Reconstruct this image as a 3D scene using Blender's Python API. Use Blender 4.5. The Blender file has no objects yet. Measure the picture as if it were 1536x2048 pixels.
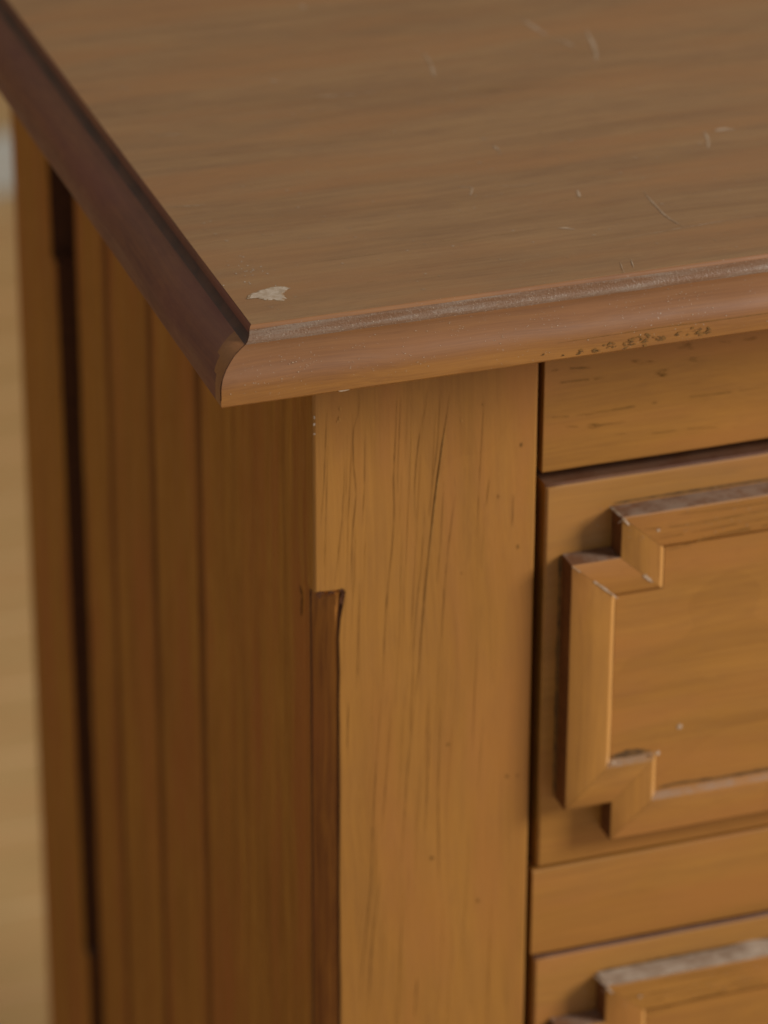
import bpy, bmesh, math, random
from mathutils import Vector, Matrix, noise

S = 0.001                      # everything below is written in millimetres
scene = bpy.context.scene
COL = scene.collection
random.seed(7)

# ------------------------------------------------------------------ camera
cam_d = bpy.data.cameras.new('camera')
cam = bpy.data.objects.new('camera', cam_d)
COL.objects.link(cam)
scene.camera = cam
cam_d.sensor_fit = 'VERTICAL'
cam_d.sensor_height = 36.0
cam_d.lens = 7892.37 / 2048 * 36.0
cam_d.clip_start = 0.05
cam_d.clip_end = 60
r = Vector((0.94600697, -0.32413254, 0.00298542))
d = Vector((-0.1457737, -0.43364241, -0.88921555))
f = Vector((0.2895183, 0.8407689, -0.45747874))
M = Matrix((r, -d, -f)).transposed().to_4x4()
M.translation = Vector((-315.82, -980.729, 454.273)) * S
cam.matrix_world = M
cam_d.dof.use_dof = True
cam_d.dof.focus_distance = 1.105
cam_d.dof.aperture_fstop = 9.0
cam_d.dof.aperture_blades = 7

# ------------------------------------------------------------------ light
world = bpy.data.worlds.new('World')
scene.world = world
world.use_nodes = True
wb = world.node_tree.nodes['Background']
wb.inputs['Color'].default_value = (1.0, 0.965, 0.91, 1)
wb.inputs['Strength'].default_value = 0.34

def area(name, loc, target, size, power, color):
    l = bpy.data.lights.new(name, 'AREA')
    l.shape = 'RECTANGLE'
    l.size, l.size_y = size
    l.energy = power
    l.color = color
    o = bpy.data.objects.new(name, l)
    COL.objects.link(o)
    o.location = loc
    o.rotation_euler = (Vector(target) - Vector(loc)).to_track_quat('-Z', 'Y').to_euler()
    return o

area('window_light', (1.85, -1.06, 0.80), (0.06, 0.0, -0.1), (0.6, 0.75), 58, (1.0, 0.96, 0.90))

scene.view_settings.view_transform = 'Standard'
scene.view_settings.look = 'None'
scene.view_settings.exposure = 0.0
scene.view_settings.gamma = 1.0
scene.render.engine = 'CYCLES'

# ------------------------------------------------------------------ traced marks (mm, on the faces they lie on)
POST = [[[[42.14,-44.01],[41.44,-49.73],[40.26,-57.53],[38.84,-68.56],[37.43,-81.31],[36.5,-92.07],[35.09,-108.37],[33.92,-124.91],[33.46,-133.28],[31.98,-145.28]],0.26,1],[[[35.04,-41.36],[34.59,-47.62],[33.12,-54.82],[31.93,-65.31],[31.49,-74.92],[31.91,-83.66]],0.16,0],[[[25.82,-39.96],[25.53,-52.57],[24.95,-68.48],[25.15,-79.3],[24.68,-90.09],[23.45,-103.6],[22.47,-117.29],[21.77,-139.65]],0.2,0],[[[14.22,-39.25],[13.97,-45.51],[12.47,-50.54],[12.46,-61.15],[13.21,-71.96],[12.19,-85.29],[11.83,-98.87],[11.93,-104.38]],0.2,0],[[[4.26,-42.97],[3.42,-65.03],[2.35,-80.95]],0.15,0],[[[4.46,-54.58],[4.15,-70.49],[3.73,-86.59],[3.37,-100.71]],0.13,0],[[[44.47,-77.03],[43.38,-85.01],[41.98,-98.48],[41.09,-112.18],[40.48,-128.89]],0.18,0],[[[40.67,-72.08],[39.85,-92.63],[38.69,-106.22]],0.13,0],[[[34.86,-80.89],[34.28,-91.7],[33.25,-105.28],[31.82,-121.73],[31.17,-141.37]],0.15,0],[[[52.83,-45.11],[52.71,-54.13],[52.15,-67.45],[51.79,-78.21],[51.52,-94.58]],0.13,0],[[[55.07,-73.32],[54.19,-82.96]],0.15,0],[[[62.79,-80.0],[62.64,-90.93]],0.15,0],[[[9.7,-61.77],[9.17,-76.68],[7.62,-92.68],[6.58,-100.71]],0.14,0],[[[39.34,-42.01],[38.5,-59.92],[37.8,-66.24],[35.9,-83.23]],0.15,0],[[[15.97,-51.09],[15.89,-67.03],[15.24,-83.08]],0.12,0],[[[26.99,-42.24],[26.34,-63.35],[26.14,-74.06]],0.12,0],[[[14.48,-101.52],[13.97,-121.37],[13.45,-138.13]],0.13,0],[[[57.17,-45.77],[56.98,-49.46]],0.2,0],[[[21.26,-143.31],[20.25,-157.41],[19.24,-174.56],[18.48,-194.94],[17.97,-209.69],[16.12,-230.37],[14.25,-251.36]],0.22,0],[[[31.98,-145.28],[30.27,-165.07],[28.82,-188.14],[28.1,-202.8]],0.17,0],[[[21.0,-204.34],[20.38,-213.17],[18.54,-230.88],[17.23,-255.09]],0.2,0],[[[10.86,-141.4],[10.32,-158.4]],0.16,0],[[[24.65,-143.93],[22.92,-172.37],[21.39,-189.62]],0.14,0],[[[33.61,-246.32],[32.79,-261.61]],0.22,0],[[[40.59,-149.73],[40.0,-175.66],[40.52,-211.3]],0.14,0],[[[36.98,-146.2],[36.65,-169.19],[35.78,-192.47]],0.14,0]]
RAIL = [[[[72.78,-45.49],[81.32,-45.76],[91.88,-46.2]],0.35],[[[81.63,-57.18],[94.88,-57.16],[105.54,-56.94],[114.91,-56.65],[135.17,-57.12],[144.0,-57.07]],0.35],[[[73.7,-56.64],[88.26,-57.72]],0.25],[[[79.07,-60.41],[88.37,-61.51],[98.36,-61.68]],0.2],[[[95.14,-65.32],[108.59,-67.07],[118.71,-67.26],[135.75,-69.21]],0.2],[[[97.68,-41.23],[102.36,-42.6],[110.34,-42.63],[116.43,-44.69],[121.09,-43.89]],0.7],[[[116.23,-39.77],[127.63,-40.08],[137.72,-40.06],[143.55,-40.37]],0.9],[[[108.17,-46.73],[109.19,-47.43],[110.54,-47.77]],1.2],[[[72.69,-41.42],[78.57,-41.29],[86.48,-42.13]],0.4],[[[87.71,-61.75],[89.71,-61.93]],0.6]]
TOP = [[[[131.09,177.48],[131.93,172.67],[132.72,166.4],[133.2,160.29]],2.2],[[[133.8,159.1],[136.95,153.62],[138.19,147.82]],1.2],[[[147.62,161.93],[145.72,152.66],[143.69,143.55],[140.11,133.64]],1.6],[[[113.24,27.92],[112.75,22.79],[112.37,16.04],[112.28,8.87],[113.05,3.06],[114.25,-0.89]],0.75],[[[61.97,48.36],[63.67,47.79],[65.4,46.39],[62.98,41.07]],0.8],[[[78.55,9.49],[80.77,9.14],[83.14,7.17]],1.6],[[[83.15,76.68],[83.47,73.13],[83.5,69.69]],0.8],[[[-25.22,60.89],[-21.5,60.44],[-17.88,59.64],[-13.76,59.46]],0.6],[[[152.6,65.67],[156.21,66.23],[158.82,64.47]],2.2],[[[149.37,66.75],[147.6,59.47],[144.84,52.61]],1.0],[[[65.43,214.68],[65.93,212.97],[66.28,211.32]],3.6],[[[34.65,151.34],[36.98,149.16]],1.5],[[[89.44,159.23],[88.7,149.85],[85.72,136.63]],1.2],[[[81.65,82.39],[83.41,81.8]],1.4],[[[94.8,34.91],[93.39,29.27]],1.0],[[[73.89,45.19],[79.58,43.29],[86.11,43.58]],0.5],[[[-14.91,115.98],[-8.48,116.01],[-3.86,115.34]],0.7],[[[39.34,133.58],[55.02,130.63],[66.65,131.35]],0.8],[[[92.03,-3.98],[107.68,-2.22],[128.97,-0.69],[141.11,-0.78]],0.35],[[[87.02,-18.36],[85.43,-24.59],[85.17,-26.74]],0.3],[[[90.55,-18.03],[88.95,-24.27]],0.3]]
CHIP = [[-22.41,-9.64],[-19.38,-6.35],[-16.68,-5.26],[-14.07,-4.47],[-10.38,-4.54],[-8.67,-6.61],[-10.96,-8.51],[-11.96,-10.17],[-11.78,-13.2],[-13.77,-14.19],[-15.62,-12.58],[-18.04,-11.77],[-19.4,-9.66],[-21.2,-10.05]]
SCUFF = [[55.81,-15.96],[61.8,-17.17],[67.13,-16.67],[72.18,-17.09],[76.91,-16.49],[81.97,-16.26],[86.73,-16.32],[91.82,-16.09],[96.92,-15.86],[102.98,-15.44],[106.22,-16.24]]

# ------------------------------------------------------------------ materials
def nd(nt, t, **kw):
    n = nt.nodes.new(t)
    for k, v in kw.items():
        setattr(n, k, v)
    return n

def mathn(nt, op, a, b=None, c=None, clamp=False):
    n = nd(nt, 'ShaderNodeMath', operation=op, use_clamp=clamp)
    for i, v in enumerate((a, b, c)):
        if v is None: continue
        if isinstance(v, (int, float)): n.inputs[i].default_value = v
        else: nt.links.new(v, n.inputs[i])
    return n.outputs[0]

def mixc(nt, fac, a, b, mode='MIX'):
    n = nd(nt, 'ShaderNodeMix', data_type='RGBA', blend_type=mode)
    for k, v in ((0, fac), (6, a), (7, b)):
        if isinstance(v, (int, float)): n.inputs[k].default_value = v
        elif isinstance(v, tuple): n.inputs[k].default_value = v + (1,)
        else: nt.links.new(v, n.inputs[k])
    return n.outputs[2]

def noise_n(nt, vec, scale, stretch=None, detail=3.0, rough=0.55, dist=0.0):
    if stretch:
        m = nd(nt, 'ShaderNodeMapping')
        m.inputs['Scale'].default_value = stretch
        nt.links.new(vec, m.inputs['Vector']); vec = m.outputs[0]
    n = nd(nt, 'ShaderNodeTexNoise')
    n.inputs['Scale'].default_value = scale
    n.inputs['Detail'].default_value = detail
    n.inputs['Roughness'].default_value = rough
    n.inputs['Distortion'].default_value = dist
    nt.links.new(vec, n.inputs['Vector'])
    return n.outputs['Fac']

def remap(nt, v, a, b, c=0.0, e=1.0):
    n = nd(nt, 'ShaderNodeMapRange')
    n.interpolation_type = 'SMOOTHSTEP'
    n.inputs['From Min'].default_value = a; n.inputs['From Max'].default_value = b
    n.inputs['To Min'].default_value = c; n.inputs['To Max'].default_value = e
    nt.links.new(v, n.inputs['Value'])
    return n.outputs[0]

def wood(name, light, dark, axis, red=None, streak=1.0, pores=1.0, rings=0.5, blotch=0.5,
         rough=0.42, coat=0.12, dust=0.0, specks=0.0, tilt=0.0, spec=0.42, lip=None, dustcol=(0.265, 0.195, 0.145)):
    """stained pine or acacia; axis = direction of the grain"""
    m = bpy.data.materials.new(name); m.use_nodes = True
    nt = m.node_tree; L = nt.links
    bs = nt.nodes['Principled BSDF']
    tc = nd(nt, 'ShaderNodeTexCoord')
    oi = nd(nt, 'ShaderNodeObjectInfo')
    off = nd(nt, 'ShaderNodeVectorMath', operation='SCALE')
    comb = nd(nt, 'ShaderNodeCombineXYZ')
    L.new(oi.outputs['Random'], comb.inputs[0])
    L.new(mathn(nt, 'FRACT', mathn(nt, 'MULTIPLY', oi.outputs['Random'], 7.31)), comb.inputs[1])
    L.new(mathn(nt, 'FRACT', mathn(nt, 'MULTIPLY', oi.outputs['Random'], 13.7)), comb.inputs[2])
    L.new(comb.outputs[0], off.inputs[0]); off.inputs['Scale'].default_value = 900.0
    sc = nd(nt, 'ShaderNodeVectorMath', operation='SCALE'); sc.inputs['Scale'].default_value = 1000.0
    L.new(tc.outputs['Object'], sc.inputs[0])
    mp = nd(nt, 'ShaderNodeMapping')
    rot = {'X': (0, 0, 0), 'Y': (0, 0, math.radians(-90)), 'Z': (0, math.radians(90), 0)}[axis]
    rr = list(rot)
    if axis == 'Z': rr = [0, math.radians(90 + tilt), 0]
    if axis == 'X': rr = [0, math.radians(tilt), 0]
    mp.inputs['Rotation'].default_value = rr
    L.new(sc.outputs[0], mp.inputs['Vector'])
    ad = nd(nt, 'ShaderNodeVectorMath', operation='ADD')
    L.new(mp.outputs[0], ad.inputs[0]); L.new(off.outputs[0], ad.inputs[1])
    P = ad.outputs[0]                                  # mm, X runs with the grain
    # slow waviness of the fibres
    warp = nd(nt, 'ShaderNodeTexNoise'); warp.inputs['Scale'].default_value = 0.012; warp.inputs['Detail'].default_value = 1
    L.new(P, warp.inputs['Vector'])
    wv = nd(nt, 'ShaderNodeVectorMath', operation='SCALE'); wv.inputs['Scale'].default_value = 9.0
    L.new(warp.outputs['Color'], wv.inputs[0])
    ad2 = nd(nt, 'ShaderNodeVectorMath', operation='ADD'); L.new(P, ad2.inputs[0]); L.new(wv.outputs[0], ad2.inputs[1])
    Q = ad2.outputs[0]
    fine = noise_n(nt, Q, 1.0, (0.016, 0.75, 0.75), 4, 0.6)
    broad = noise_n(nt, Q, 1.0, (0.006, 0.14, 0.14), 3, 0.55)
    blot = noise_n(nt, P, 1.0, (0.012, 0.035, 0.035), 3, 0.6)
    mid = noise_n(nt, P, 1.0, (0.06, 0.16, 0.16), 4, 0.65)
    pore = noise_n(nt, Q, 1.0, (0.05, 2.2, 2.2), 2, 0.5)
    hair = noise_n(nt, Q, 1.0, (0.022, 2.6, 2.6), 3, 0.6)
    wave = nd(nt, 'ShaderNodeTexWave', wave_type='BANDS', bands_direction='Y', wave_profile='SAW')
    wm = nd(nt, 'ShaderNodeMapping'); wm.inputs['Scale'].default_value = (0.006, 0.11, 0.05)
    L.new(Q, wm.inputs['Vector']); L.new(wm.outputs[0], wave.inputs['Vector'])
    wave.inputs['Scale'].default_value = 0.55; wave.inputs['Distortion'].default_value = 4.5
    wave.inputs['Detail'].default_value = 2; wave.inputs['Detail Scale'].default_value = 0.7
    t = mathn(nt, 'ADD', mathn(nt, 'MULTIPLY', remap(nt, fine, 0.3, 0.7), 0.34 * streak),
              mathn(nt, 'MULTIPLY', remap(nt, broad, 0.3, 0.7), 0.40 * streak))
    t = mathn(nt, 'ADD', t, mathn(nt, 'MULTIPLY', mathn(nt, 'POWER', wave.outputs['Fac'], 4.0), 0.45 * rings))
    t = mathn(nt, 'ADD', t, mathn(nt, 'MULTIPLY', remap(nt, blot, 0.3, 0.72), 0.5 * blotch))
    t = mathn(nt, 'ADD', t, mathn(nt, 'MULTIPLY', remap(nt, mid, 0.35, 0.75), 0.28 * blotch))
    t = mathn(nt, 'ADD', t, mathn(nt, 'MULTIPLY', mathn(nt, 'SUBTRACT', remap(nt, hair, 0.3, 0.7), 0.5), 0.42 * streak), clamp=True)
    colr = mixc(nt, t, light, dark)
    if red:
        colr = mixc(nt, mathn(nt, 'MULTIPLY', remap(nt, noise_n(nt, P, 1.0, (0.01, 0.06, 0.06), 2), 0.42, 0.7), 0.7), colr, red)
    pm = mathn(nt, 'MULTIPLY', remap(nt, pore, 0.64, 0.76), 0.42 * pores)
    pm = mathn(nt, 'MULTIPLY', pm, remap(nt, blot, 0.4, 0.62, 0.2, 1))
    darkest = tuple(c * 0.38 for c in dark)
    colr = mixc(nt, pm, colr, darkest)
    if lip:                                            # the colour turns more orange towards the plain lip
        sz = nd(nt, 'ShaderNodeSeparateXYZ'); L.new(sc.outputs[0], sz.inputs[0])
        q = mathn(nt, 'ADD', sz.outputs['Z'], mathn(nt, 'MULTIPLY', mathn(nt, 'SUBTRACT', noise_n(nt, P, 1.0, (0.03, 0.2, 0.2), 4, 0.65), 0.5), 7.0))
        k = remap(nt, q, -9.0, -16.0)
        q2 = mathn(nt, 'ADD', sz.outputs['Z'], mathn(nt, 'MULTIPLY', mathn(nt, 'SUBTRACT', noise_n(nt, P, 1.0, (0.04, 0.3, 0.3), 3), 0.5), 2.0))
        k2 = remap(nt, q2, -6.6, -5.2)
        colr = mixc(nt, mathn(nt, 'MAXIMUM', mathn(nt, 'MULTIPLY', k, 0.85), mathn(nt, 'MULTIPLY', k2, 0.12)), colr, mixc(nt, t, lip[0], lip[1]))
    if specks > 0:
        sp = noise_n(nt, sc.outputs[0], 1.5, None, 1, 0.5)
        sp = mathn(nt, 'MULTIPLY', remap(nt, sp, 0.70, 0.78), specks)
        sp = mathn(nt, 'MULTIPLY', sp, remap(nt, noise_n(nt, sc.outputs[0], 0.045, None, 2), 0.42, 0.62))
        colr = mixc(nt, sp, colr, (0.42, 0.35, 0.28))
    if dust > 0:                                       # dust lies on faces that look up
        ge = nd(nt, 'ShaderNodeNewGeometry')
        sep = nd(nt, 'ShaderNodeSeparateXYZ'); L.new(ge.outputs['Normal'], sep.inputs[0])
        up = remap(nt, sep.outputs['Z'], 0.35, 0.9)
        dn = remap(nt, noise_n(nt, sc.outputs[0], 0.11, None, 5, 0.7), 0.36, 0.62, 0.22, 1.0)
        colr = mixc(nt, mathn(nt, 'MULTIPLY', mathn(nt, 'MULTIPLY', up, dn), dust), colr, dustcol)
    L.new(colr, bs.inputs['Base Color'])
    L.new(remap(nt, mathn(nt, 'ADD', mid, mathn(nt, 'MULTIPLY', fine, 0.4)), 0.4, 1.0, rough - 0.06, rough + 0.12), bs.inputs['Roughness'])
    bs.inputs['Specular IOR Level'].default_value = spec
    bs.inputs['Coat Weight'].default_value = coat
    bs.inputs['Coat Roughness'].default_value = 0.34
    bp = nd(nt, 'ShaderNodeBump'); bp.inputs['Strength'].default_value = 0.35; bp.inputs['Distance'].default_value = 0.00022
    h = mathn(nt, 'SUBTRACT', mathn(nt, 'ADD', mathn(nt, 'MULTIPLY', fine, 0.6), mathn(nt, 'MULTIPLY', mid, 0.9)), mathn(nt, 'MULTIPLY', pm, 0.6))
    L.new(h, bp.inputs['Height']); L.new(bp.outputs[0], bs.inputs['Normal'])
    return m

def plain(name, a, b, scale=0.2, rough=0.7, lo=0.35, hi=0.65):
    m = bpy.data.materials.new(name); m.use_nodes = True
    nt = m.node_tree; bs = nt.nodes['Principled BSDF']
    tc = nd(nt, 'ShaderNodeTexCoord')
    sc = nd(nt, 'ShaderNodeVectorMath', operation='SCALE'); sc.inputs['Scale'].default_value = 1000.0
    nt.links.new(tc.outputs['Object'], sc.inputs[0])
    n = noise_n(nt, sc.outputs[0], scale, None, 4, 0.6)
    nt.links.new(mixc(nt, remap(nt, n, lo, hi), a, b), bs.inputs['Base Color'])
    bs.inputs['Roughness'].default_value = rough
    bs.inputs['Specular IOR Level'].default_value = 0.25
    return m

FL, FD, FR = (0.375, 0.172, 0.033), (0.240, 0.102, 0.0180), (0.345, 0.140, 0.032)
M = {}
M['post'] = wood('stained_post_wood', FL, FD, 'Z', FR, streak=0.62, pores=0.6, rings=0.25, blotch=0.45, tilt=2.0)
M['front_h'] = wood('stained_front_wood', FL, FD, 'X', FR, streak=0.7, pores=0.8, rings=0.35, blotch=0.5, dust=0.12, specks=0.15)
M['rail'] = wood('stained_rail_wood', FL, FD, 'X', FR, streak=0.7, pores=0.7, rings=0.35, blotch=0.5)
M['mould_h'] = wood('stained_moulding_wood', FL, FD, 'X', FR, streak=1.0, pores=1.0, rings=0.6, blotch=0.5, dust=0.6, specks=0.2)
M['mould_v'] = wood('stained_upright_moulding_wood', FL, FD, 'Z', FR, streak=0.8, pores=0.6, rings=0.3, blotch=0.5, dust=0.6)
M['side'] = wood('stained_side_wood', (0.455, 0.205, 0.030), (0.270, 0.104, 0.0150), 'Z', (0.350, 0.112, 0.024), streak=1.1, pores=0.25, rings=0.6, blotch=0.4, rough=0.6, coat=0.0, spec=0.2)
M['top'] = wood('worn_top_wood', (0.300, 0.170, 0.078), (0.195, 0.102, 0.046), 'X', (0.280, 0.132, 0.052), streak=0.85, pores=0.9, rings=0.25, blotch=0.65, rough=0.44, coat=0.25, specks=0.35)
M['edge'] = wood('reddish_edge_wood', (0.282, 0.124, 0.043), (0.185, 0.075, 0.026), 'X', (0.265, 0.112, 0.043), streak=0.9, pores=0.5, rings=0.2, blotch=0.8, rough=0.42, coat=0.22, specks=0.5, lip=((0.335, 0.148, 0.030), (0.225, 0.090, 0.018)))
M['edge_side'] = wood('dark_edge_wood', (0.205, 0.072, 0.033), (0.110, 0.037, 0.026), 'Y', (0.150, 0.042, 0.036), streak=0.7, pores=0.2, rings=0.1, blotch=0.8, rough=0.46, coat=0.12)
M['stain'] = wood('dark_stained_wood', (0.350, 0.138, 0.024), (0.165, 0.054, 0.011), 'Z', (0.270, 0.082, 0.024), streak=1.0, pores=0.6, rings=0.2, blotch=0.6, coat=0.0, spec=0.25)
M['dark_h'] = wood('dark_drawer_top_wood', (0.165, 0.068, 0.026), (0.085, 0.032, 0.017), 'X', streak=0.8, pores=0.2, rings=0.1, blotch=0.8, dust=0.16, coat=0.0, spec=0.25)  # darker colour for the top edge of the drawer
M['dark_m'] = wood('dark_moulding_side', (0.190, 0.068, 0.018), (0.095, 0.032, 0.011), 'X', streak=0.8, pores=0.2, rings=0.1, blotch=0.8, dust=0.72, coat=0.0, spec=0.25)  # darker colour on the outer sides of the moulding strips
M['dent_lit'] = plain('dented_and_lit_wood', (0.46, 0.25, 0.075), (0.36, 0.17, 0.04), 0.6, 0.6)
M['lint'] = plain('grey_lint', (0.46, 0.35, 0.26), (0.33, 0.22, 0.13), 0.9, 0.9)
M['grime2'] = plain('brown_grime', (0.085, 0.046, 0.020), (0.170, 0.085, 0.026), 0.3, 0.7)
M['smudge'] = plain('soft_smudge', (0.150, 0.078, 0.022), (0.225, 0.105, 0.024), 0.7, 0.7)
M['joint'] = wood('stained_joint_wood', (0.250, 0.095, 0.018), (0.150, 0.052, 0.011), 'Z', streak=0.8, pores=0.2, rings=0.2, blotch=0.6, coat=0.0, spec=0.2)
M['groove'] = plain('varnish_and_gap_shade', (0.060, 0.020, 0.008), (0.085, 0.030, 0.011), 0.4, 0.6)
M['lip'] = wood('edge_lip_wood', (0.380, 0.168, 0.036), (0.255, 0.104, 0.022), 'X', (0.330, 0.120, 0.034), streak=0.8, pores=0.5, rings=0.2, blotch=0.6, specks=0.3)
M['edge_end'] = wood('corner_end_wood', (0.270, 0.112, 0.036), (0.170, 0.064, 0.024), 'Z', streak=0.4, pores=0.1, rings=0.1, blotch=0.8)
def cove_mat():
    m = bpy.data.materials.new('dusty_cove'); m.use_nodes = True
    nt = m.node_tree; bs = nt.nodes['Principled BSDF']
    tc = nd(nt, 'ShaderNodeTexCoord')
    sc = nd(nt, 'ShaderNodeVectorMath', operation='SCALE'); sc.inputs['Scale'].default_value = 1000.0
    nt.links.new(tc.outputs['Object'], sc.inputs[0]); P = sc.outputs[0]
    a = remap(nt, noise_n(nt, P, 1.0, (0.035, 0.45, 0.45), 5, 0.7), 0.40, 0.72)
    c = mixc(nt, a, (0.180, 0.085, 0.037), (0.235, 0.165, 0.118))
    g = noise_n(nt, P, 1.5, None, 3, 0.6)
    c = mixc(nt, mathn(nt, 'MULTIPLY', remap(nt, g, 0.56, 0.74), 0.45), c, (0.32, 0.26, 0.20))
    c = mixc(nt, mathn(nt, 'MULTIPLY', remap(nt, g, 0.44, 0.3), 0.45), c, (0.11, 0.05, 0.025))
    nt.links.new(c, bs.inputs['Base Color'])
    bs.inputs['Roughness'].default_value = 0.36
    bp = nd(nt, 'ShaderNodeBump'); bp.inputs['Strength'].default_value = 0.6; bp.inputs['Distance'].default_value = 0.0002
    nt.links.new(g, bp.inputs['Height']); nt.links.new(bp.outputs[0], bs.inputs['Normal'])
    return m
M['cove'] = cove_mat()
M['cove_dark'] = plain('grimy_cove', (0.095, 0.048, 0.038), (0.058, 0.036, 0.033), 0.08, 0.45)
M['inside'] = plain('bare_dark_interior', (0.050, 0.022, 0.010), (0.030, 0.013, 0.007), 0.1, 0.8)
M['line'] = plain('dark_grain', (0.165, 0.078, 0.018), (0.235, 0.106, 0.022), 0.06, 0.55)
M['faint'] = plain('faint_grain', (0.240, 0.106, 0.021), (0.285, 0.124, 0.025), 0.1, 0.5)
M['faint_light'] = plain('light_grain', (0.43, 0.215, 0.050), (0.38, 0.18, 0.038), 0.1, 0.5)
M['crack'] = plain('open_grain', (0.060, 0.032, 0.012), (0.140, 0.068, 0.018), 0.06, 0.6)
M['grime'] = plain('black_grime', (0.055, 0.032, 0.014), (0.120, 0.060, 0.020), 0.35, 0.7)
M['pale'] = plain('pale_dust', (0.52, 0.44, 0.37), (0.40, 0.32, 0.25), 0.6, 0.9)
M['scratch'] = plain('dull_scratch', (0.395, 0.288, 0.200), (0.30, 0.19, 0.108), 0.4, 0.6)
M['rub'] = plain('rubbed_streak', (0.335, 0.205, 0.100), (0.29, 0.165, 0.072), 0.1, 0.5)
M['dust'] = plain('settled_dust', (0.345, 0.268, 0.200), (0.245, 0.170, 0.115), 0.22, 0.95)
M['chip_edge'] = plain('chip_rim', (0.36, 0.255, 0.165), (0.28, 0.175, 0.095), 0.8, 0.7)
M['worn'] = wood('worn_highlight_wood', (0.480, 0.250, 0.075), (0.380, 0.175, 0.042), 'Z', streak=0.5, pores=0.2, rings=0.1, blotch=0.5)  # worn bevels, with their highlight put into the paler colour
M['chip'] = plain('bare_chip', (0.47, 0.375, 0.285), (0.36, 0.265, 0.18), 0.45, 0.85)
M['floor'] = wood('pale_floor_wood', (0.60, 0.395, 0.175), (0.47, 0.285, 0.112), 'X', (0.58, 0.33, 0.14), streak=0.7, pores=0.3, rings=0.4, blotch=0.5, rough=0.5)
M['wall'] = plain('tan_wall_paint', (0.42, 0.28, 0.13), (0.38, 0.25, 0.115), 0.01, 0.8)
M['skirting'] = plain('pale_grey_paint', (0.50, 0.50, 0.46), (0.46, 0.46, 0.42), 0.02, 0.5)

# ------------------------------------------------------------------ builders
def link(name, verts, faces, mats, parent=None, fmat=None, smooth=None):
    me = bpy.data.meshes.new(name)
    me.from_pydata([Vector(v) * S for v in verts], [], faces)
    mats = mats if isinstance(mats, (list, tuple)) else [mats]
    for m in mats: me.materials.append(m)
    if fmat:
        for p, i in zip(me.polygons, fmat): p.material_index = i
    bm = bmesh.new(); bm.from_mesh(me)
    bmesh.ops.recalc_face_normals(bm, faces=bm.faces)
    bm.to_mesh(me); bm.free()
    if smooth is not None:
        for p in me.polygons: p.use_smooth = True
        me.set_sharp_from_angle(angle=math.radians(smooth))
    me.update()
    o = bpy.data.objects.new(name, me)
    COL.objects.link(o)
    if parent: o.parent = parent
    return o

def nz(v, s, seed=0.0):
    return noise.noise(Vector(v) * s + Vector((seed * 13.1, seed * 7.7, seed * 3.3)))

def rounded(a0, b0, a1, b1, r, n=3):
    """rounded rectangle, counter-clockwise"""
    out = []
    for cx, cy, s in ((a1 - r, b0 + r, -90), (a1 - r, b1 - r, 0), (a0 + r, b1 - r, 90), (a0 + r, b0 + r, 180)):
        for k in range(n + 1):
            t = math.radians(s + 90 * k / n)
            out.append((cx + r * math.cos(t), cy + r * math.sin(t)))
    return out

def loft(rings, cap=True):
    n = len(rings[0]); V = [p for rg in rings for p in rg]; F = []
    for i in range(len(rings) - 1):
        for j in range(n):
            a, b = i * n + j, i * n + (j + 1) % n
            F.append((a, b, b + n, a + n))
    if cap:
        F.append(tuple(range(n))); F.append(tuple(range((len(rings) - 1) * n, len(rings) * n)))
    return V, F

def beam(name, axis, prof, t0, t1, mat, parent, step=6.0, wob=0.12, smooth=40, seed=None):
    """straight length of timber; prof in the two other axes, edges a little uneven"""
    seed = random.random() * 50 if seed is None else seed
    n = max(1, int(abs(t1 - t0) / step)); rings = []
    ca = sum(p[0] for p in prof) / len(prof); cb = sum(p[1] for p in prof) / len(prof)
    for i in range(n + 1):
        t = t0 + (t1 - t0) * i / n; rg = []
        for a, b in prof:
            p = {'X': (t, a, b), 'Y': (a, t, b), 'Z': (a, b, t)}[axis]
            w = wob * nz(p, 0.05, seed) + wob * 0.5 * nz(p, 0.25, seed + 1)
            q = (a + w * (1 if a > ca else -1), b + w * (1 if b > cb else -1))
            rg.append({'X': (t, q[0], q[1]), 'Y': (q[0], t, q[1]), 'Z': (q[0], q[1], t)}[axis])
        rings.append(rg)
    V, F = loft(rings)
    return link(name, V, F, mat, parent, smooth=smooth)

def box(name, x0, y0, z0, x1, y1, z1, mat, parent, r=0.6, axis='X', **kw):
    if axis == 'X': return beam(name, 'X', rounded(y0, z0, y1, z1, r), x0, x1, mat, parent, **kw)
    if axis == 'Y': return beam(name, 'Y', rounded(x0, z0, x1, z1, r), y0, y1, mat, parent, **kw)
    return beam(name, 'Z', rounded(x0, y0, x1, y1, r), z0, z1, mat, parent, **kw)

def smooth_path(pts, step):
    out = []
    n = len(pts)
    for i in range(n - 1):
        p0, p1, p2, p3 = (Vector(pts[max(i - 1, 0)]), Vector(pts[i]), Vector(pts[i + 1]), Vector(pts[min(i + 2, n - 1)]))
        k = max(1, int((p2 - p1).length / step))
        for j in range(k):
            t = j / k
            out.append(0.5 * ((2 * p1) + (p2 - p0) * t + (2 * p0 - 5 * p1 + 4 * p2 - p3) * t * t + (3 * p1 - p0 - 3 * p2 + p3) * t ** 3))
    out.append(Vector(pts[-1]))
    return out

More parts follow.
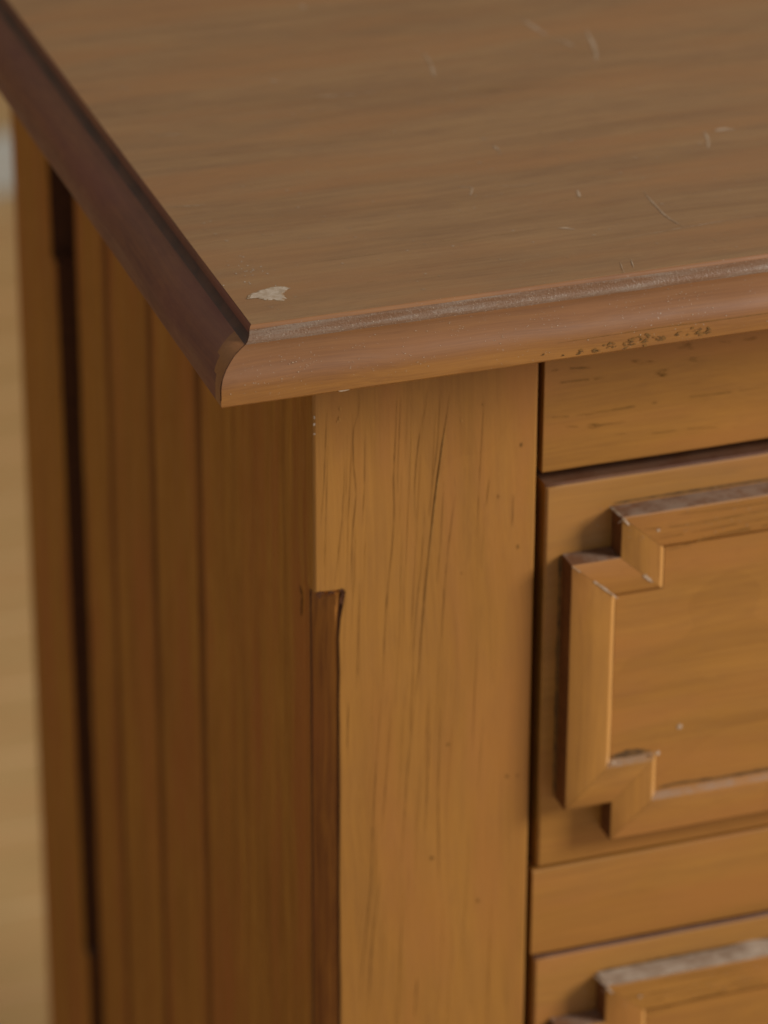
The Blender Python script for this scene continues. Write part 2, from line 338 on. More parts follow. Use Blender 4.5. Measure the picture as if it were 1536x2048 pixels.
class Marks:
    """thin marks lying on a surface, gathered into one mesh"""
    def __init__(self): self.v = []; self.f = []; self.m = []
    def ribbon(self, pts, nrm, width, mi=0, step=1.5, rag=0.35, taper=0.25, gaps=0.0):
        P = smooth_path(pts, step); n = len(P); nrm = Vector(nrm); base = len(self.v)
        sd = random.random() * 99
        for i, p in enumerate(P):
            t = (P[min(i + 1, n - 1)] - P[max(i - 1, 0)]).normalized()
            s = nrm.cross(t).normalized(); u = i / max(1, n - 1)
            w = width * min(1, 0.15 + min(u, 1 - u) / max(taper, 1e-3)) * (1 + rag * nz(p, 0.9, sd) + rag * nz(p, 0.2, sd + 2))
            j = s * (nz(p, 0.35, sd + 4) * width * 0.12)
            w = max(w, 0.02)
            self.v += [tuple(p + j - s * w / 2), tuple(p + j + s * w / 2)]
            if i and not (gaps and nz(p, 0.22, sd + 9) < -0.35 + gaps):
                k = base + 2 * i
                self.f.append((k - 2, k - 1, k + 1, k)); self.m.append(mi)
    def blob(self, c, nrm, tang, a, b, mi=0, n=9, rag=0.35, dome=0.0):
        nrm = Vector(nrm).normalized(); t = Vector(tang).normalized(); s = nrm.cross(t); c = Vector(c)
        base = len(self.v); self.v.append(tuple(c + nrm * dome)); sd = random.random() * 99
        for i in range(n):
            q = 2 * math.pi * i / n
            k = 1 + rag * 1.6 * noise.noise(Vector((math.cos(q) * 1.3 + sd, math.sin(q) * 1.3, sd)))
            self.v.append(tuple(c + t * (a * k * math.cos(q)) + s * (b * k * math.sin(q))))
        for i in range(n):
            self.f.append((base, base + 1 + i, base + 1 + (i + 1) % n)); self.m.append(mi)
    def build(self, name, mats, parent, stuff=True):
        o = link(name, self.v, self.f, mats, parent, fmat=self.m)
        if stuff: o['kind'] = 'stuff'
        return o

def thing(name, label, cat, loc=(0, 0, 0)):
    o = bpy.data.objects.new(name, None); COL.objects.link(o)
    o.location = loc; o.empty_display_size = 0.1
    o['label'] = label; o['category'] = cat
    return o

# ------------------------------------------------------------------ setting
W, D, FLOOR = 520.0, 366.0, -800.0            # chest width, depth, floor level
fl = link('floor', [(-2600, -1700, FLOOR - 14), (2600, -1700, FLOOR - 14), (2600, 1980, FLOOR - 14), (-2600, 1980, FLOOR - 14),
                    (-2600, -1700, FLOOR - 40), (2600, -1700, FLOOR - 40), (2600, 1980, FLOOR - 40), (-2600, 1980, FLOOR - 40)],
          [(0, 1, 2, 3), (7, 6, 5, 4), (0, 4, 5, 1), (1, 5, 6, 2), (2, 6, 7, 3), (3, 7, 4, 0)], M['inside'])
fl['kind'] = 'structure'
y = -1690.0
while y < 1975:
    w = 84.0
    x = -2590.0 + random.uniform(-500, 0)
    while x < 2590:
        ln = random.uniform(1100, 1900)
        x0, x1 = max(x, -2590), min(x + ln, 2590)
        if x1 - x0 > 60:
            dz = random.uniform(-0.5, 0.5)
            pr = [(y + 0.8, FLOOR - 14), (y + w - 0.8, FLOOR - 14), (y + w - 0.8, FLOOR - 2.2 + dz), (y + w - 3, FLOOR + dz), (y + 3, FLOOR + dz), (y + 0.8, FLOOR - 2.2 + dz)]
            V, F = loft([[(x0, a, b) for a, b in pr], [(x1 - 1.2, a, b) for a, b in pr]])
            link('floor_board', V, F, M['floor'], fl)
        x += ln
    y += w
V = [(-2600, 1985, FLOOR - 40), (2600, 1985, FLOOR - 40), (2600, 2085, FLOOR - 40), (-2600, 2085, FLOOR - 40),
     (-2600, 1985, 1400), (2600, 1985, 1400), (2600, 2085, 1400), (-2600, 2085, 1400)]
wl = link('wall', V, [(0, 3, 2, 1), (4, 5, 6, 7), (0, 1, 5, 4), (1, 2, 6, 5), (2, 3, 7, 6), (3, 0, 4, 7)], M['wall'])
wl['kind'] = 'structure'
pr = [(1966, FLOOR + 1.5), (1984.5, FLOOR + 1.5), (1984.5, FLOOR + 46), (1976, FLOOR + 46), (1966, FLOOR + 40)]
V, F = loft([[(-2590, a, b) for a, b in pr], [(2590, a, b) for a, b in pr]])
link('skirting_board', V, F, M['skirting'], wl)

# ------------------------------------------------------------------ chest of drawers
chest = thing('chest_of_drawers', 'worn orange brown wooden chest of drawers with notched geometric mouldings, standing on pale floorboards',
              'chest of drawers', (0, 0, FLOOR * S))
ROOT = bpy.data.objects.new('tmp', None)      # parts are written in chest coordinates with z = 0 at the top surface
PARTS = []
_link = link
def link(name, verts, faces, mats, parent=None, fmat=None, smooth=None):
    o = _link(name, verts, faces, mats, parent, fmat, smooth)
    if parent is chest:
        o.location = (0, 0, -FLOOR * S)       # the Empty stands on the floor
    return o
bpy.data.objects.remove(ROOT)

# --- top board
IN, OUT, TH = 26.3, 39.1, 18.5
def topboard():
    nx, ny = 60, 44
    x0, x1, y0, y1 = -IN, W + IN, -IN, D + 18
    xs = [x0 + (x1 - x0) * i / nx for i in range(nx + 1)]; ys = [y0 + (y1 - y0) * j / ny for j in range(ny + 1)]
    V = []; F = []
    for j, yy in enumerate(ys):
        for i, xx in enumerate(xs):
            e = min(xx - x0, x1 - xx, yy - y0)
            V.append((xx, yy, -0.10 * abs(nz((xx, yy, 0), 0.02, 3)) - (0.12 if e < 0.01 else 0)))
    for j in range(ny):
        for i in range(nx):
            a = j * (nx + 1) + i; F.append((a, a + 1, a + nx + 2, a + nx + 1))
    rim = [i for i in range(nx + 1)] + [j * (nx + 1) + nx for j in range(1, ny + 1)] + [ny * (nx + 1) + i for i in range(nx - 1, -1, -1)] + [j * (nx + 1) for j in range(ny - 1, 0, -1)]
    b = len(V)
    V += [(V[i][0], V[i][1], -TH + 0.6) for i in rim]
    n = len(rim)
    for k in range(n): F.append((rim[k], rim[(k + 1) % n], b + (k + 1) % n, b + k))
    F.append(tuple(range(b, b + n)))
    return link('tabletop', V, F, M['top'], chest, smooth=30)
top = topboard()

# --- moulded edge: a step, a small cove and a quarter round over a plain lip
prof = [(IN + 0.05, -0.25), (IN + 0.45, -0.55), (IN + 0.75, -1.3), (IN + 0.9, -2.4), (IN + 1.15, -3.6), (IN + 1.8, -4.5), (IN + 2.7, -4.85)]
ncove = len(prof) - 1
for k in range(1, 11):
    t = math.radians(9 * k)
    prof.append((IN + 2.7 + 10.1 * math.sin(t), -13.0 + 8.15 * math.cos(t)))
prof += [(OUT, -14.6), (OUT + 0.05, -16.4), (OUT - 0.05, -17.9), (OUT - 0.6, -TH), (OUT - 4, -TH), (IN + 0.05, -TH)]
def edge(kind, mats):
    rings = []; n = 130
    for i in range(n + 1):
        rg = []
        for (o, z) in prof:
            if kind == 'front':
                a = -o + (W + 2 * o) * i / n; p = (a, -o, z)
                sh = 0.10 * nz((a, o, z), 0.06, 5) + 0.05 * nz((a, o, z), 0.5, 6)
                p = (a, -o - sh * (i not in (0, n)), z + sh * 0.7)
            else:
                a = -o + (D + 18 + o) * (i / n) ** 1.15
                sh = 0.10 * nz((a, o, z), 0.05, 8)
                xx = -o - sh * (i not in (0, n))
                p = (xx if kind == 'left' else W - xx, a, z + sh * 0.7)
            rg.append(p)
        rings.append(rg)
    V, F = loft(rings)
    m = len(prof); fm = []
    for i in range(n):
        for j in range(m):
            if (2 if kind == 'front' else 3) <= j < ncove: s = 1
            elif kind != 'front' and ncove <= j and i < (5 if j < ncove + 5 else 4 if j < ncove + 8 else 3): s = 2
            else: s = 0
            fm.append(s)
    fm += [0, 0]
    return link('edge_moulding', V, F, mats, chest, fmat=fm, smooth=38)
e_front = edge('front', [M['edge'], M['cove'], M['lip']])
e_front['label'] = 'reddish brown front edge moulding with dusty cove'
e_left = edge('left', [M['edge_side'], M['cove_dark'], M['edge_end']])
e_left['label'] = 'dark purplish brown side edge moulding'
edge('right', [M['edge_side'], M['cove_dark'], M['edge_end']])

# the mitre and the pale end of the corner
mk = Marks()
def onprof(o, z): return (-o, -o, z)
mk.ribbon([(-o - 0.10, -o - 0.10, z + 0.05) for o, z in prof[1:-4]], (-1, -1, 0.6), 0.30, 0, step=0.7, rag=0.5, taper=0.02)
mk.build('mitre_joint', [M['groove']], e_front)

# --- wear on the top
def z_top(x, yv): return 0.06
mk = Marks()
for pts, w in TOP:
    mk.ribbon([(a, b, 0.05) for a, b in pts], (0, 0, 1), w * 0.72, 0, step=0.8, rag=0.7, taper=0.4)
for k in range(330):
    a, b = random.uniform(-20, 150), random.uniform(-20, 200)
    mk.blob((a, b, 0.05), (0, 0, 1), (1, random.uniform(-1, 1), 0), random.uniform(.1, .55), random.uniform(.1, .42), 0, n=8, rag=.6)
for k in range(34):
    a, b = random.uniform(-15, 150), random.uniform(-22, 150); l = random.uniform(4, 22)
    mk.ribbon([(a, b, .05), (a + l / 2, b + random.uniform(-.3, .3), .05), (a + l, b + random.uniform(-.4, .4), .05)], (0, 0, 1), random.uniform(.1, .35), 2, step=1.2, rag=.8, taper=.5)
for k in range(26):
    a, b = random.gauss(-17, 4), random.gauss(8, 9)
    mk.blob((a, b, 0.05), (0, 0, 1), (1, random.uniform(-1, 1), 0), random.uniform(.1, .3), random.uniform(.1, .3), 1)
mk.build('scratch_marks', [M['scratch'], M['pale'], M['rub']], top)
C2 = []
for i, (a, c) in enumerate(CHIP):                      # a ragged outline from the traced one
    a2, c2 = CHIP[(i + 1) % len(CHIP)]
    for k in range(4):
        t = k / 4; x, yv = a + (a2 - a) * t, c + (c2 - c) * t
        q = 0.28 if k else 0.0
        C2.append((x + q * random.uniform(-1, 1), yv + q * 1.6 * random.uniform(-1, 1)))
cx = sum(v[0] for v in C2) / len(C2); cy = sum(v[1] for v in C2) / len(C2); n = len(C2)
def ringp(s, z, jit): return [(cx + (a - cx) * s + random.uniform(-jit, jit), cy + (c - cy) * s + random.uniform(-jit, jit) * 1.5, z + 0.02 * nz((a, c, 0), .8)) for a, c in C2]
V = ringp(1.03, 0.03, .05) + ringp(.88, 0.10, .16) + ringp(.6, 0.07, .25)
F = []
for q in range(2):
    F += [(q * n + i, q * n + (i + 1) % n, (q + 1) * n + (i + 1) % n, (q + 1) * n + i) for i in range(n)]
V.append((cx, cy, 0.07)); F += [(2 * n + i, 2 * n + (i + 1) % n, 3 * n) for i in range(n)]
link('chipped_patch', V, F, [M['chip'], M['chip_edge']], top, fmat=[1 if random.random() < .6 else 0 for i in range(n)] + [0] * (2 * n))

# --- dust and lint on the front edge
mk = Marks()
def pp(x, s):
    """a point and normal on the front edge profile, s = 0 top .. 1 bottom"""
    q = 1 + s * (len(prof) - 5); i = int(q); t = q - i
    o = prof[i][0] * (1 - t) + prof[i + 1][0] * t; z = prof[i][1] * (1 - t) + prof[i + 1][1] * t
    d_o = prof[i + 1][0] - prof[i][0]; d_z = prof[i + 1][1] - prof[i][1]
    nn = Vector((0, d_z, d_o)).normalized()
    if nn.z < -0.01: nn = -nn
    return Vector((x, -o, z)) + nn * 0.12, nn
cl = [(-18, .6), (-12, .62), (2, .55), (7, .62), (26, .45), (32, .5), (45, .35), (44, .62), (60, .6), (0, .8), (-30, .85), (80, .45), (100, .5), (20, .8)]
for k in range(260):
    if random.random() < 0.55:
        c = random.choice(cl); x, s = random.gauss(c[0], 3.5), random.gauss(c[1], 0.06)
    else:
        x, s = random.uniform(-34, 150), random.uniform(0.28, 0.92)
    s = min(max(s, 0.02), 0.95)
    p, nn = pp(x, s)
    if x < -p.y * -1 + 2 and x < p.y + 2: continue
    if random.random() < 0.4:
        ang = random.uniform(0, 6.28); t = Vector((1, 0, 0)); b = nn.cross(t); dv = t * math.cos(ang) + b * math.sin(ang); ev = nn.cross(dv)
        l = random.uniform(0.25, 0.75)
        mk.ribbon([p - dv * l / 2, p + ev * random.uniform(-.2, .2), p + dv * l / 2], nn, 0.11, 0, step=0.2, rag=0.2)
    else:
        q = random.uniform(0.05, 0.16)
        mk.blob(p, nn, (1, 0, 0), q * random.uniform(.8, 1.6), q, 0)
for k in range(240):                                   # grains lodged in the cove
    x = random.uniform(-26, 150) if random.random() < .5 else random.uniform(-26, 60)
    s = random.uniform(0.06, 0.30)
    p, nn = pp(x, s)
    q = random.uniform(0.05, 0.14)
    mk.blob(p - nn * 0.06, nn, (1, 0, 0), q * random.uniform(.8, 1.6), q, 0, n=6)
mk.build('dust_specks', [M['lint']], e_front)
mk = Marks()
for i, (x, z) in enumerate(SCUFF):
    big = (0.25, 0.2, 0.7, 0.9, 1.2, 1.6, 1.3, 1.5, 0.7, 1.2, 1.2)[i]
    for k in range(int(3 + 4 * big)):
        a, c = x + random.gauss(0, 0.75 * big), z + random.gauss(0.35, 0.6 * big)
        c = max(min(c, -13.6), -17.9)
        mk.blob((a, -OUT - 0.15 - .01 * k, c), (0, -1, 0), (1, 0, random.uniform(-.8, .8)), random.uniform(.3, .75) * big ** .5, random.uniform(.1, .3) * big ** .5, 1, n=14, rag=.6)
    for k in range(int(2 + 3 * big)):
        a, c = x + random.gauss(0, 0.5 * big), z + random.gauss(0.2, 0.35 * big)
        mk.blob((a, -OUT - 0.26, max(min(c, -13.8), -17.8)), (0, -1, 0), (1, 0, random.uniform(-1, 1)), random.uniform(.12, .4), random.uniform(.06, .16), 0, n=10, rag=.6)
mk.ribbon([(60, -OUT - .16, -12.9), (90, -OUT - .16, -12.6), (120, -OUT - .16, -12.9), (150, -OUT - .16, -12.5)], (0, -1, 0), .16, 1, rag=.8)
mk.build('scuff_marks', [M['grime2'], M['smudge']], e_front)
mk = Marks()
mk.blob((-3.2, -OUT + 0.2, -TH + 0.35), (0, -1, -.4), (1, 0, 0), 1.9, .42, 0)
mk.build('edge_nick', [M['chip']], e_front)

# --- corner posts
UP = [(70, 22), (70, 0.7), (69.8, 0.2), (69.3, 0), (40, 0), (8.6, 0), (7.8, 0), (7.0, 0), (4.6, 0), (2.2, 0), (0.8, 0.0), (0.25, 0.25), (0, 0.8), (0, 3.2), (0, 5.4), (0, 6.4), (0, 12.6), (0, 13.6), (0, 40), (0, 80.2), (0.4, 81), (22, 81)]
LO = [(70, 22), (70, 0.7), (69.8, 0.2), (69.3, 0), (40, 0), (8.3, 0), (7.9, 0.15), (7.5, 0.95), (6.9, 0.85), (4.9, 1.85), (3.3, 2.75), (1.9, 3.65), (0.75, 4.5), (0.35, 5.1), (0.7, 5.6), (0.75, 6.2), (0.03, 12.8), (0, 13.6), (0, 40), (0, 80.2), (0.4, 81), (22, 81)]
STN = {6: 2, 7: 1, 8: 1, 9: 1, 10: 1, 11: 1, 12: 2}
def post(zt, zb, mirror=False):
    zs = [zt]
    z = zt
    while z > -100: z -= 5; zs.append(max(z, -102.8))
    zs = [q for q in zs if q > -102.8] + [-102.8, -104.0, -105.2, -107.5]
    z = -107.5
    while z > zb: z -= 6; zs.append(max(z, zb))
    rings = []
    for z in zs:
        k = 0.0 if z >= -102.9 else (0.72 if z > -104.5 else (1.12 if z > -106 else 1.0))
        rg = []
        for i, ((a, b), (c, e)) in enumerate(zip(UP, LO)):
            kk = k
            if i == 6 or i == 7: kk = k * (1.25 if -108 < z < -103 else 1)
            if i in (8, 9): kk = k * (0.85 if -104.5 < z < -103 else 1)
            xx, yy = a + (c - a) * kk, b + (e - b) * kk
            if -116 < z < -103.4 and i in (5, 6, 7):    # the stop runs out wide at its head
                xx += 2.2 * (z + 116) / 12.6 if i < 7 else 1.0 * (z + 116) / 12.6
            sh = 0.14 * nz((xx, yy, z), 0.07, 2) + 0.09 * nz((xx, yy, z), 0.4, 4)
            if i in (5, 6, 7, 8, 13, 14, 15): sh *= 1.5
            if i in (10, 11, 12) : sh += 0.10 * nz((xx, yy, z), 0.16, 7)
            if i in (1, 2, 3): sh *= .6
            zz = z + (0.5 * nz((xx * 3, yy * 3, 0), 0.3, 9) if -106 < z < -102 else 0)
            rg.append((W - (xx + sh * .7) if mirror else xx + sh * .7, yy + (0 if i in (3, 4, 5) else sh * .5), zz))
        rings.append(rg)
    V, F = loft(rings); n = len(UP); fm = []
    for i in range(len(rings) - 1):
        for j in range(n):
            s = 0
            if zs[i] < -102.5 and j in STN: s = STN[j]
            elif (14 if zs[i] < -102.5 else 12) <= j <= 20: s = 3
            fm.append(s)
    fm += [0, 0]
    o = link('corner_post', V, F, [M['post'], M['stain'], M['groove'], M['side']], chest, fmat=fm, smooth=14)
    for i, p in enumerate(o.data.polygons):            # the face of the post is planed flat
        if i % n in (3, 4): p.use_smooth = False
    return o
fp = post(-TH, FLOOR)
fp['label'] = 'front corner post with stopped dark chamfer'
post(-TH, FLOOR, True)
mk = Marks()
for pts, w, k in POST:
    P = [(a, -0.13, b) for a, b in pts]
    mk.ribbon(P, (0, -1, 0), w * (1.15 if k else 1.0), 0, step=2.0, rag=0.7, taper=0.35)
    if k: mk.ribbon(P[1:6], (0, -1, 0), w * 1.0, 1, step=2.0, rag=0.6, taper=0.4)
    if k: mk.ribbon([(a + .24, -.12, c) for a, _, c in P[:7]], (0, -1, 0), .16, 2, step=2.0, rag=.6, taper=.4)  # lit edge of the main crack, painted as a pale line
for k in range(48):
    a = random.triangular(2, 68, 20); z0 = random.uniform(-40, -230); l = random.uniform(14, 60)
    if a < 10 and z0 - l < -100: continue
    sl = random.uniform(.01, .06)
    mk.ribbon([(a, -.11, z0), (a - sl * l * .5 + random.uniform(-.2, .2), -.11, z0 - l / 2), (a - sl * l, -.11, z0 - l)], (0, -1, 0), random.uniform(.06, .15), random.choice((3, 3, 4)), step=2.5, rag=.7, taper=.5)
mk.build('grain_lines', [M['line'], M['crack'], M['dent_lit'], M['faint'], M['faint_light']], fp)
mk = Marks()
for (x, z, a, b) in ((0.5, -45, .25, .7), (0.45, -47.2, .3, .5), (0.5, -50.3, .3, .35)):
    mk.blob((x - .1, -0.16, z), (-.7, -1, 0), (1, 0, 0), a, b, 0, dome=.05)
mk.build('edge_nick', [M['pale']], fp)
mk = Marks()
for (x, z, a, b) in ((8.4, -43.4, .3, .8), (8.1, -46.6, .35, .7), (7.5, -47.2, .2, .5), (46, -53, .2, .45)):
    mk.blob((x, -0.16, z), (0, -1, 0), (1, 0, .3), a, b, 0, dome=.02)
mk.build('dent_marks', [M['dent_lit']], fp)
mk = Marks()
for (x, z, a, b) in ((65, -64, .5, .9), (64.6, -98, .5, .9), (52.5, -48.8, .3, .35), (46.5, -104, .35, .35), (43, -163, .6, .6), (38, -203, .9, .8), (53.5, -222, .7, .8), (62.5, -178, .6, .7), (66, -178.5, .5, .5), (58, -80, .3, .9)):
    mk.blob((x, -0.12, z), (0, -1, 0), (1, 0, .1), a * .8, b * .8, 0)
mk.build('age_spots', [M['line']], fp)
mk = Marks()
for k in range(16):
    t = random.random()
    mk.blob((0.6 + 8.4 * t, -0.13 - .01 * k, -103.5 + random.gauss(0, .35)), (0, -1, 0), (1, 0, random.uniform(-.4, .4)), random.uniform(.3, .9), random.uniform(.15, .5), 0, n=10, rag=.6)
for k in range(7):
    mk.blob((8.6 + random.gauss(0, .3), -0.13 - .01 * k, -104.6 - k * .5), (0, -1, 0), (.2, 0, 1), random.uniform(.4, .9), random.uniform(.2, .5), 0, n=10, rag=.6)
mk.build('stain_marks', [M['groove']], fp)
# chip of the stop on the side face
mk = Marks()
mk.ribbon([(-0.15, 13.8, -107.2), (-0.15, 12.4, -108.6), (-0.2, 11.4, -109.6)], (-1, 0, 0), .9, 0, step=.6, rag=.6)
mk.ribbon([(-0.15, 11.6, -109.6), (-0.15, 12.0, -113), (-.15, 12.4, -117)], (-1, 0, 0), .8, 0, step=.8, rag=.5)
mk.build('cut_mark', [M['groove']], fp)

# --- side of the chest: boards between the posts
for (a0, a1) in ((78.0, 135.4), (138.8, 193.0), (196.3, 249.2), (252.3, 294.0)):
    pr = [(4.6, a0 + 2.4), (6.4, a0), (16, a0), (16, a1), (6.4, a1), (4.6, a1 - 2.4)]
    pk = beam('side_plank', 'Z', pr, -TH - 2, -745, M['side'], chest, step=9, wob=0.25, smooth=25)
    pk.data.materials.append(M['joint'])
    for p in pk.data.polygons:
        if abs(p.normal.x) > 0.3 and abs(p.normal.y) > 0.3: p.material_index = 1
box('side_plank_backing', 16.2, 70, -745, 20, 360, -TH - 2, M['inside'], chest, axis='Z', step=400)
# back post, stepped where it was let in
def backpost(mirror=False):
    rings = []
    for z, yi in ((-TH, 316), (-121.8, 312.5), (-123.2, 306.4), (-270, 304.6), (-417, 302.0), (-419, 296.5), (-600, 295), (FLOOR, 294.5)):
        p = [(0, yi + .8), (.8, yi), (22, yi), (22, D), (.8, D), (0, D - .8)]
        rings.append([(W - a if mirror else a, b, z) for a, b in p])
    V, F = loft(rings); n = 6; fm = []
    for i in range(len(rings) - 1):
        fm += [0, 1, 0, 0, 0, 0]  # inner face coloured dark for the shade of a deep gap
    fm += [0, 0]
    return link('back_post', V, F, [M['side'], M['groove']], chest, fmat=fm, smooth=25)
backpost(); backpost(True)
box('side_panel', W - 16, 78, -745, W - 7, 291, -TH - 2, M['side'], chest, axis='Z', step=60)
box('back_panel', 23, D - 14, -745, W - 23, D - 6, -TH - 2, M['inside'], chest, axis='Z', step=400)
box('bottom_rail', 71.2, 0.8, -770, W - 71.2, 20, -724, M['front_h'], chest)
box('side_rail', 4, 81.5, -785, 20, 287, -748, M['side'], chest, axis='Y')
box('side_rail', W - 20, 81.5, -785, W - 4, 287, -748, M['side'], chest, axis='Y')
box('gap_sheet', 70.3, 24, -745, 73, 340, -TH - 2, M['inside'], chest, axis='Z', step=400)  # added dark sheet that keeps light out of the gap by the drawers
box('gap_sheet', W - 73, 24, -745, W - 70.3, 340, -TH - 2, M['inside'], chest, axis='Z', step=400)

# --- rails
XL, XR = 72.1, W - 72.1
PIT = 169.0
r1 = box('rail', XL, 0.5, -74.9, XR, 21, -TH - 0.3, M['rail'], chest, r=0.7)
r1['label'] = 'deep top rail with dark scuffs under the edge'
mk = Marks()
for pts, w in RAIL:
    if w > .5: continue
    mk.ribbon([(a, 0.36, b) for a, b in pts], (0, -1, 0), w * .85, 0, step=1.5, rag=.9, taper=.3, gaps=.25)
for pts, w in RAIL:
    if w <= .5: continue
    for k in range(int(12 * w)):
        i = random.randrange(len(pts) - 1); t = random.random()
        a = pts[i][0] * (1 - t) + pts[i + 1][0] * t + random.gauss(0, .8); b = pts[i][1] * (1 - t) + pts[i + 1][1] * t + random.gauss(0, .5)
        mk.blob((a, 0.36, b), (0, -1, 0), (1, 0, random.uniform(-.2, .1)), random.uniform(.3, 1.6), random.uniform(.06, .16), 0)
mk.build('grain_lines', [M['line']], r1)
for k in range(3):
    z0 = -215.2 - PIT * k
    box('rail', XL, 0.5, z0 - 31.7, XR, 21, z0, M['rail'], chest, r=0.7)

# --- drawers
XC = W / 2
OUTL = [(94.8, -89.2), (94.8, -103.0), (78.9, -103.0), (78.9, -189.4), (94.4, -189.4), (94.4, -203.2)]
INNL = [(110.0, -102.9), (110.0, -117.1), (94.5, -117.1), (94.5, -174.8), (110.2, -174.8), (110.2, -189.5)]
OUTP = OUTL + [(2 * XC - a, b) for a, b in reversed(OUTL)]
INNP = INNL + [(2 * XC - a, b) for a, b in reversed(INNL)]
PH = -8.0
MP = [(0.0, 0.35), (0.0, -7.3), (0.012, -7.75), (0.045, PH), (0.45, PH - .05), (0.83, PH), (0.868, -7.85), (0.985, -5.9), (1.0, -5.5), (1.0, 0.35)]
def drawer():
    x0, x1, z0, z1 = 73.3, W - 73.3, -213.8, -79.1
    pr = [(20, z0), (0.9, z0), (0.25, z0 + .25), (0, z0 + 0.9), (0, z1 - 1.6), (0.35, z1 - .7), (1.2, z1), (20, z1)]
    n = 64; rings = []
    for i in range(n + 1):
        t = i / n; xx = x0 + (x1 - x0) * t; inset = 0.7 if i in (0, n) else 0.0
        rings.append([(xx, a + inset * (a < 5) + .10 * nz((xx, a, b), .06, 21), b + .12 * nz((xx, a, b), .08, 22)) for a, b in pr])
    rings.insert(1, [(x0 + 0.7, a, b) for a, b in pr]); rings.insert(-1, [(x1 - 0.7, a, b) for a, b in pr])
    V, F = loft(rings)
    fm = []
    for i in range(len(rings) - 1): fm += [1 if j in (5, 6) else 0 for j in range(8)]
    dr = link('drawer', V, F, [M['front_h'], M['dark_h']], chest, fmat=fm + [0, 0], smooth=30)
    # raised field inside the moulding
    Vp = [(a, -5.9, b) for a, b in INNP] + [(a, -0.02, b) for a, b in INNP]; m = len(INNP)
    cx = XC
    Fp = []
    xs = sorted(set(INNP)) and None
    top_i, bot_i = [0, m - 1], [5, 6]
    # the notched field as three plain bands so that every face is convex
    def band(xa, xb, za, zb, V, F):
        b = len(V); V += [(xa, -5.9, za), (xb, -5.9, za), (xb, -5.9, zb), (xa, -5.9, zb)]; F.append((b, b + 1, b + 2, b + 3))
    V = []; F = []
    xa, xb = 110.05, W - 110.05; ya, yb = 94.45, W - 94.45
    outline = [(xa, -102.9), (xb, -102.9), (xb, -117.05), (yb, -117.05), (yb, -174.8), (xb, -174.8), (xb, -189.5), (xa, -189.5), (xa, -174.8), (ya, -174.8), (ya, -117.05), (xa, -117.05)]
    k = len(outline)
    V = [(a, -5.9, b) for a, b in outline] + [(a, 0.3, b) for a, b in outline]
    F = [(0, 1, 2, 11), (11, 2, 5, 8), (3, 4, 5, 2), (9, 10, 11, 8), (8, 5, 6, 7)]
    F += [(i, (i + 1) % k, k + (i + 1) % k, k + i) for i in range(k)]
    link('drawer_panel', V, F, M['front_h'], dr)
    for i in range(len(OUTP)):
        j = (i + 1) % len(OUTP)
        o0, o1, n0, n1 = OUTP[i], OUTP[j], INNP[i], INNP[j]
        horiz = abs(o0[1] - o1[1]) < 0.5
        L = math.hypot(o1[0] - o0[0], o1[1] - o0[1]); ns = max(2, int(L / 6)); rings = []
        dx, dz = (o1[0] - o0[0]) / L, (o1[1] - o0[1]) / L
        for s in range(ns + 1):
            t = s / ns; rg = []
            g = 0.06 * (1 - t) - 0.06 * t if s in (0, ns) else 0     # hairline at the mitres
            for u, yy in MP:
                a = (o0[0] + (n0[0] - o0[0]) * u) * (1 - t) + (o1[0] + (n1[0] - o1[0]) * u) * t + dx * g
                b = (o0[1] + (n0[1] - o0[1]) * u) * (1 - t) + (o1[1] + (n1[1] - o1[1]) * u) * t + dz * g
                sh = .10 * nz((a, yy, b), .09, i + 30)
                inner = s not in (0, ns)
                rg.append((a + sh * (not horiz) * inner, yy + (.12 * nz((a, 0, b), .07, i + 50) if yy < -1 else 0) + (0.10 if s in (0, ns) and yy < -7 else 0), b + sh * horiz * inner))
            rings.append(rg)
        V, F = loft(rings)
        link('moulding_strip', V, F, [M['mould_h'] if horiz else M['mould_v'], M['dark_m'], M['worn']], dr, fmat=[1 if q in (0, 1) else 2 if q == 6 and not horiz else 0 for _ in range(len(rings) - 1) for q in range(len(MP))] + [0, 0], smooth=28)
    # stain and lint caught in the joints
    mk = Marks()
    yy = PH - 0.16
    mk.ribbon([(79.0, yy, -103.2), (84, yy, -107.5), (90, yy, -112.8), (94.3, yy, -116.8)], (0, -1, 0), .42, 0, step=.6, rag=.9, taper=.1, gaps=.05)
    mk.ribbon([(102.5, yy, -110.0), (105.5, yy, -113.2)], (0, -1, 0), .9, 0, step=.5, rag=.9, taper=.3)
    mk.ribbon([(92.6, -3.0, -87.4), (94.6, -6.8, -89.0), (95.6, yy, -90.2), (97.2, yy, -92.2)], (-.3, -1, .5), .75, 0, step=.4, rag=.9, taper=.2)
    mk.ribbon([(93.9, -7.0, -91.6), (95.2, yy, -90.0), (96.8, yy, -89.4)], (-.3, -1, .5), .5, 0, step=.4, rag=.8)
    mk.blob((94.6, yy - .05, -174.9), (0, -1, 0), (1, 0, 0), .75, .75, 0, dome=.25)  # pale dot painted as a highlight on the inner corner
    mk.blob((109.6, yy + .1, -174.2), (0, -1, .4), (1, 0, 0), .7, .6, 0, dome=.2)
    mk.blob((106.8, yy, -95.5), (0, -1, 0), (1, 0, 0), .45, .45, 0)
    mk.blob((117.5, -6.06, -167.3), (0, -1, 0), (1, 0, .4), .9, .9, 0, dome=.1)
    for k in range(40):
        a, b = random.uniform(80, 150), random.uniform(-88, -100)
        mk.blob((a, (PH - .18) if (a > 96 and b < -90) else -0.14, b), (0, -1, 0), (1, 0, random.uniform(-1, 1)), random.uniform(.1, .3), random.uniform(.08, .2), 1)
    mk.build('lint', [M['lint'], M['scratch']], dr)
    mk = Marks()
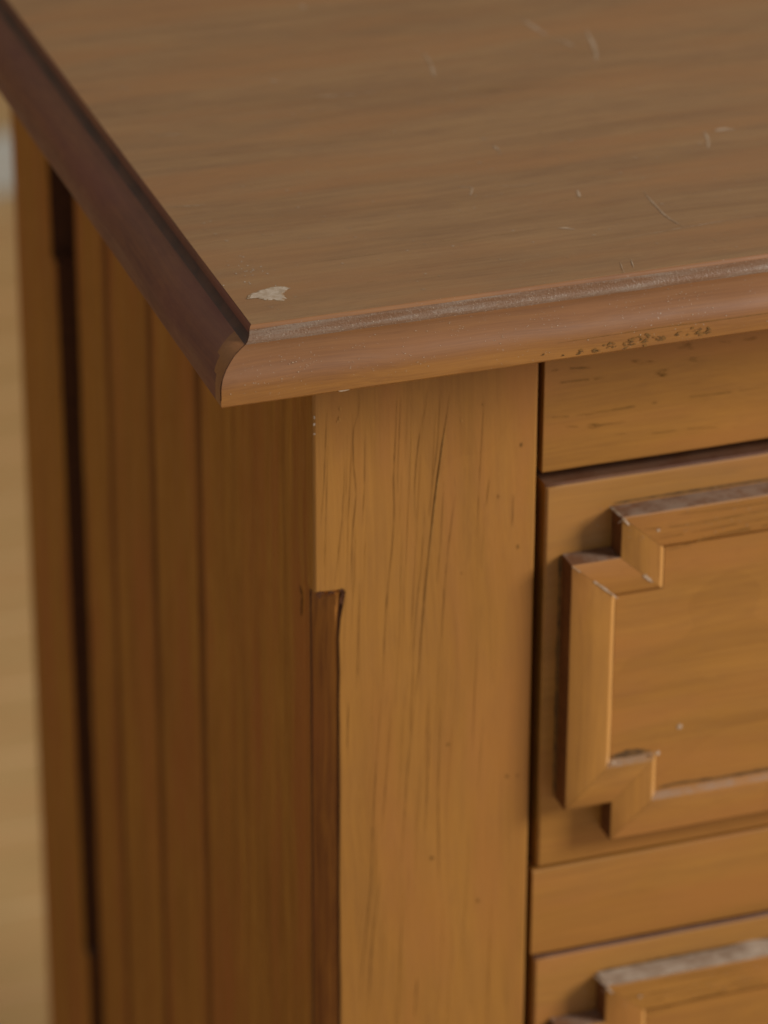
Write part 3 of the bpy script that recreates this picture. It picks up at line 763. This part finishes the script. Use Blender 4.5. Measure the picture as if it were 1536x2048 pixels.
    mk.ribbon([(94.7, -6.05, -174.0), (98, -6.05, -173.8), (103, -6.05, -173.9), (108.2, -6.05, -174.2)], (0, -1, 0), 2.0, 0, step=.6, rag=.7, taper=.3)
    mk.ribbon([(111, -6.05, -188.4), (118, -6.05, -187.9), (135, -6.05, -188.6), (160, -6.05, -188.4)], (0, -1, 0), 1.0, 0, step=1, rag=.4, taper=.15)
    mk.ribbon([(95.2, -0.12, -88.4), (110, -0.12, -88.2), (130, -0.12, -88.3), (170, -0.12, -88.3)], (0, -1, 0), .8, 0, step=1, rag=.3, taper=.05)
    mk.ribbon([(78.2, -0.12, -103.2), (78.3, -0.12, -130), (78.2, -0.12, -160), (78.3, -0.12, -189)], (0, -1, 0), .9, 0, step=1, rag=.6, taper=.05)
    mk.build('grime_lines', [M['grime2']], dr)
    mk = Marks()
    for pts, w in (([(110.5, -103.0), (125, -100.6), (135, -100.1), (152, -99.4)], .42), ([(100, -94.2), (118, -95.2), (150, -94.4)], .25), ([(104, -98.6), (120, -98.0), (150, -97.2)], .25),
                   ([(113, -91.2), (130, -91.8), (152, -91.6)], .2)):
        mk.ribbon([(a, yy, b) for a, b in pts], (0, -1, 0), w, 0, step=1.2, rag=.9, taper=.3, gaps=.1)
    mk.build('grain_lines', [M['line']], dr)
    return dr
d0 = drawer()
for k in range(1, 4):
    c = d0.copy(); COL.objects.link(c); c.location.z -= PIT * k * S
    for ch in list(d0.children):
        e = ch.copy(); COL.objects.link(e); e.parent = c
# thick dust lying along the second drawer's moulding
second = [o for o in chest.children if o.name == 'drawer.001'][0]
second['label'] = 'lower drawer with thick pale dust on its moulding'
d0['label'] = 'upper drawer with lint caught in its mitred moulding'
n = 60; rings = []
for i in range(n + 1):
    a = 94.9 + (W - 189.8) * i / n
    h = 0.25 + 0.35 * abs(nz((a, 0, 0), .12, 4)) + (0.9 if 140 < a < 150 else 0)
    w0 = -7.7 + .5 * nz((a, 3, 0), .2, 6)
    rings.append([(a, -0.05, -89.35), (a, -0.05, -89.2 + h), (a, -3.5, -89.2 + h * .9), (a, w0 + .5, -89.2 + h * .5), (a, w0, -89.35)])
V, F = loft(rings)
dl = link('dust_layer', V, F, M['dust'], second, smooth=50)
dl['kind'] = 'stuff'
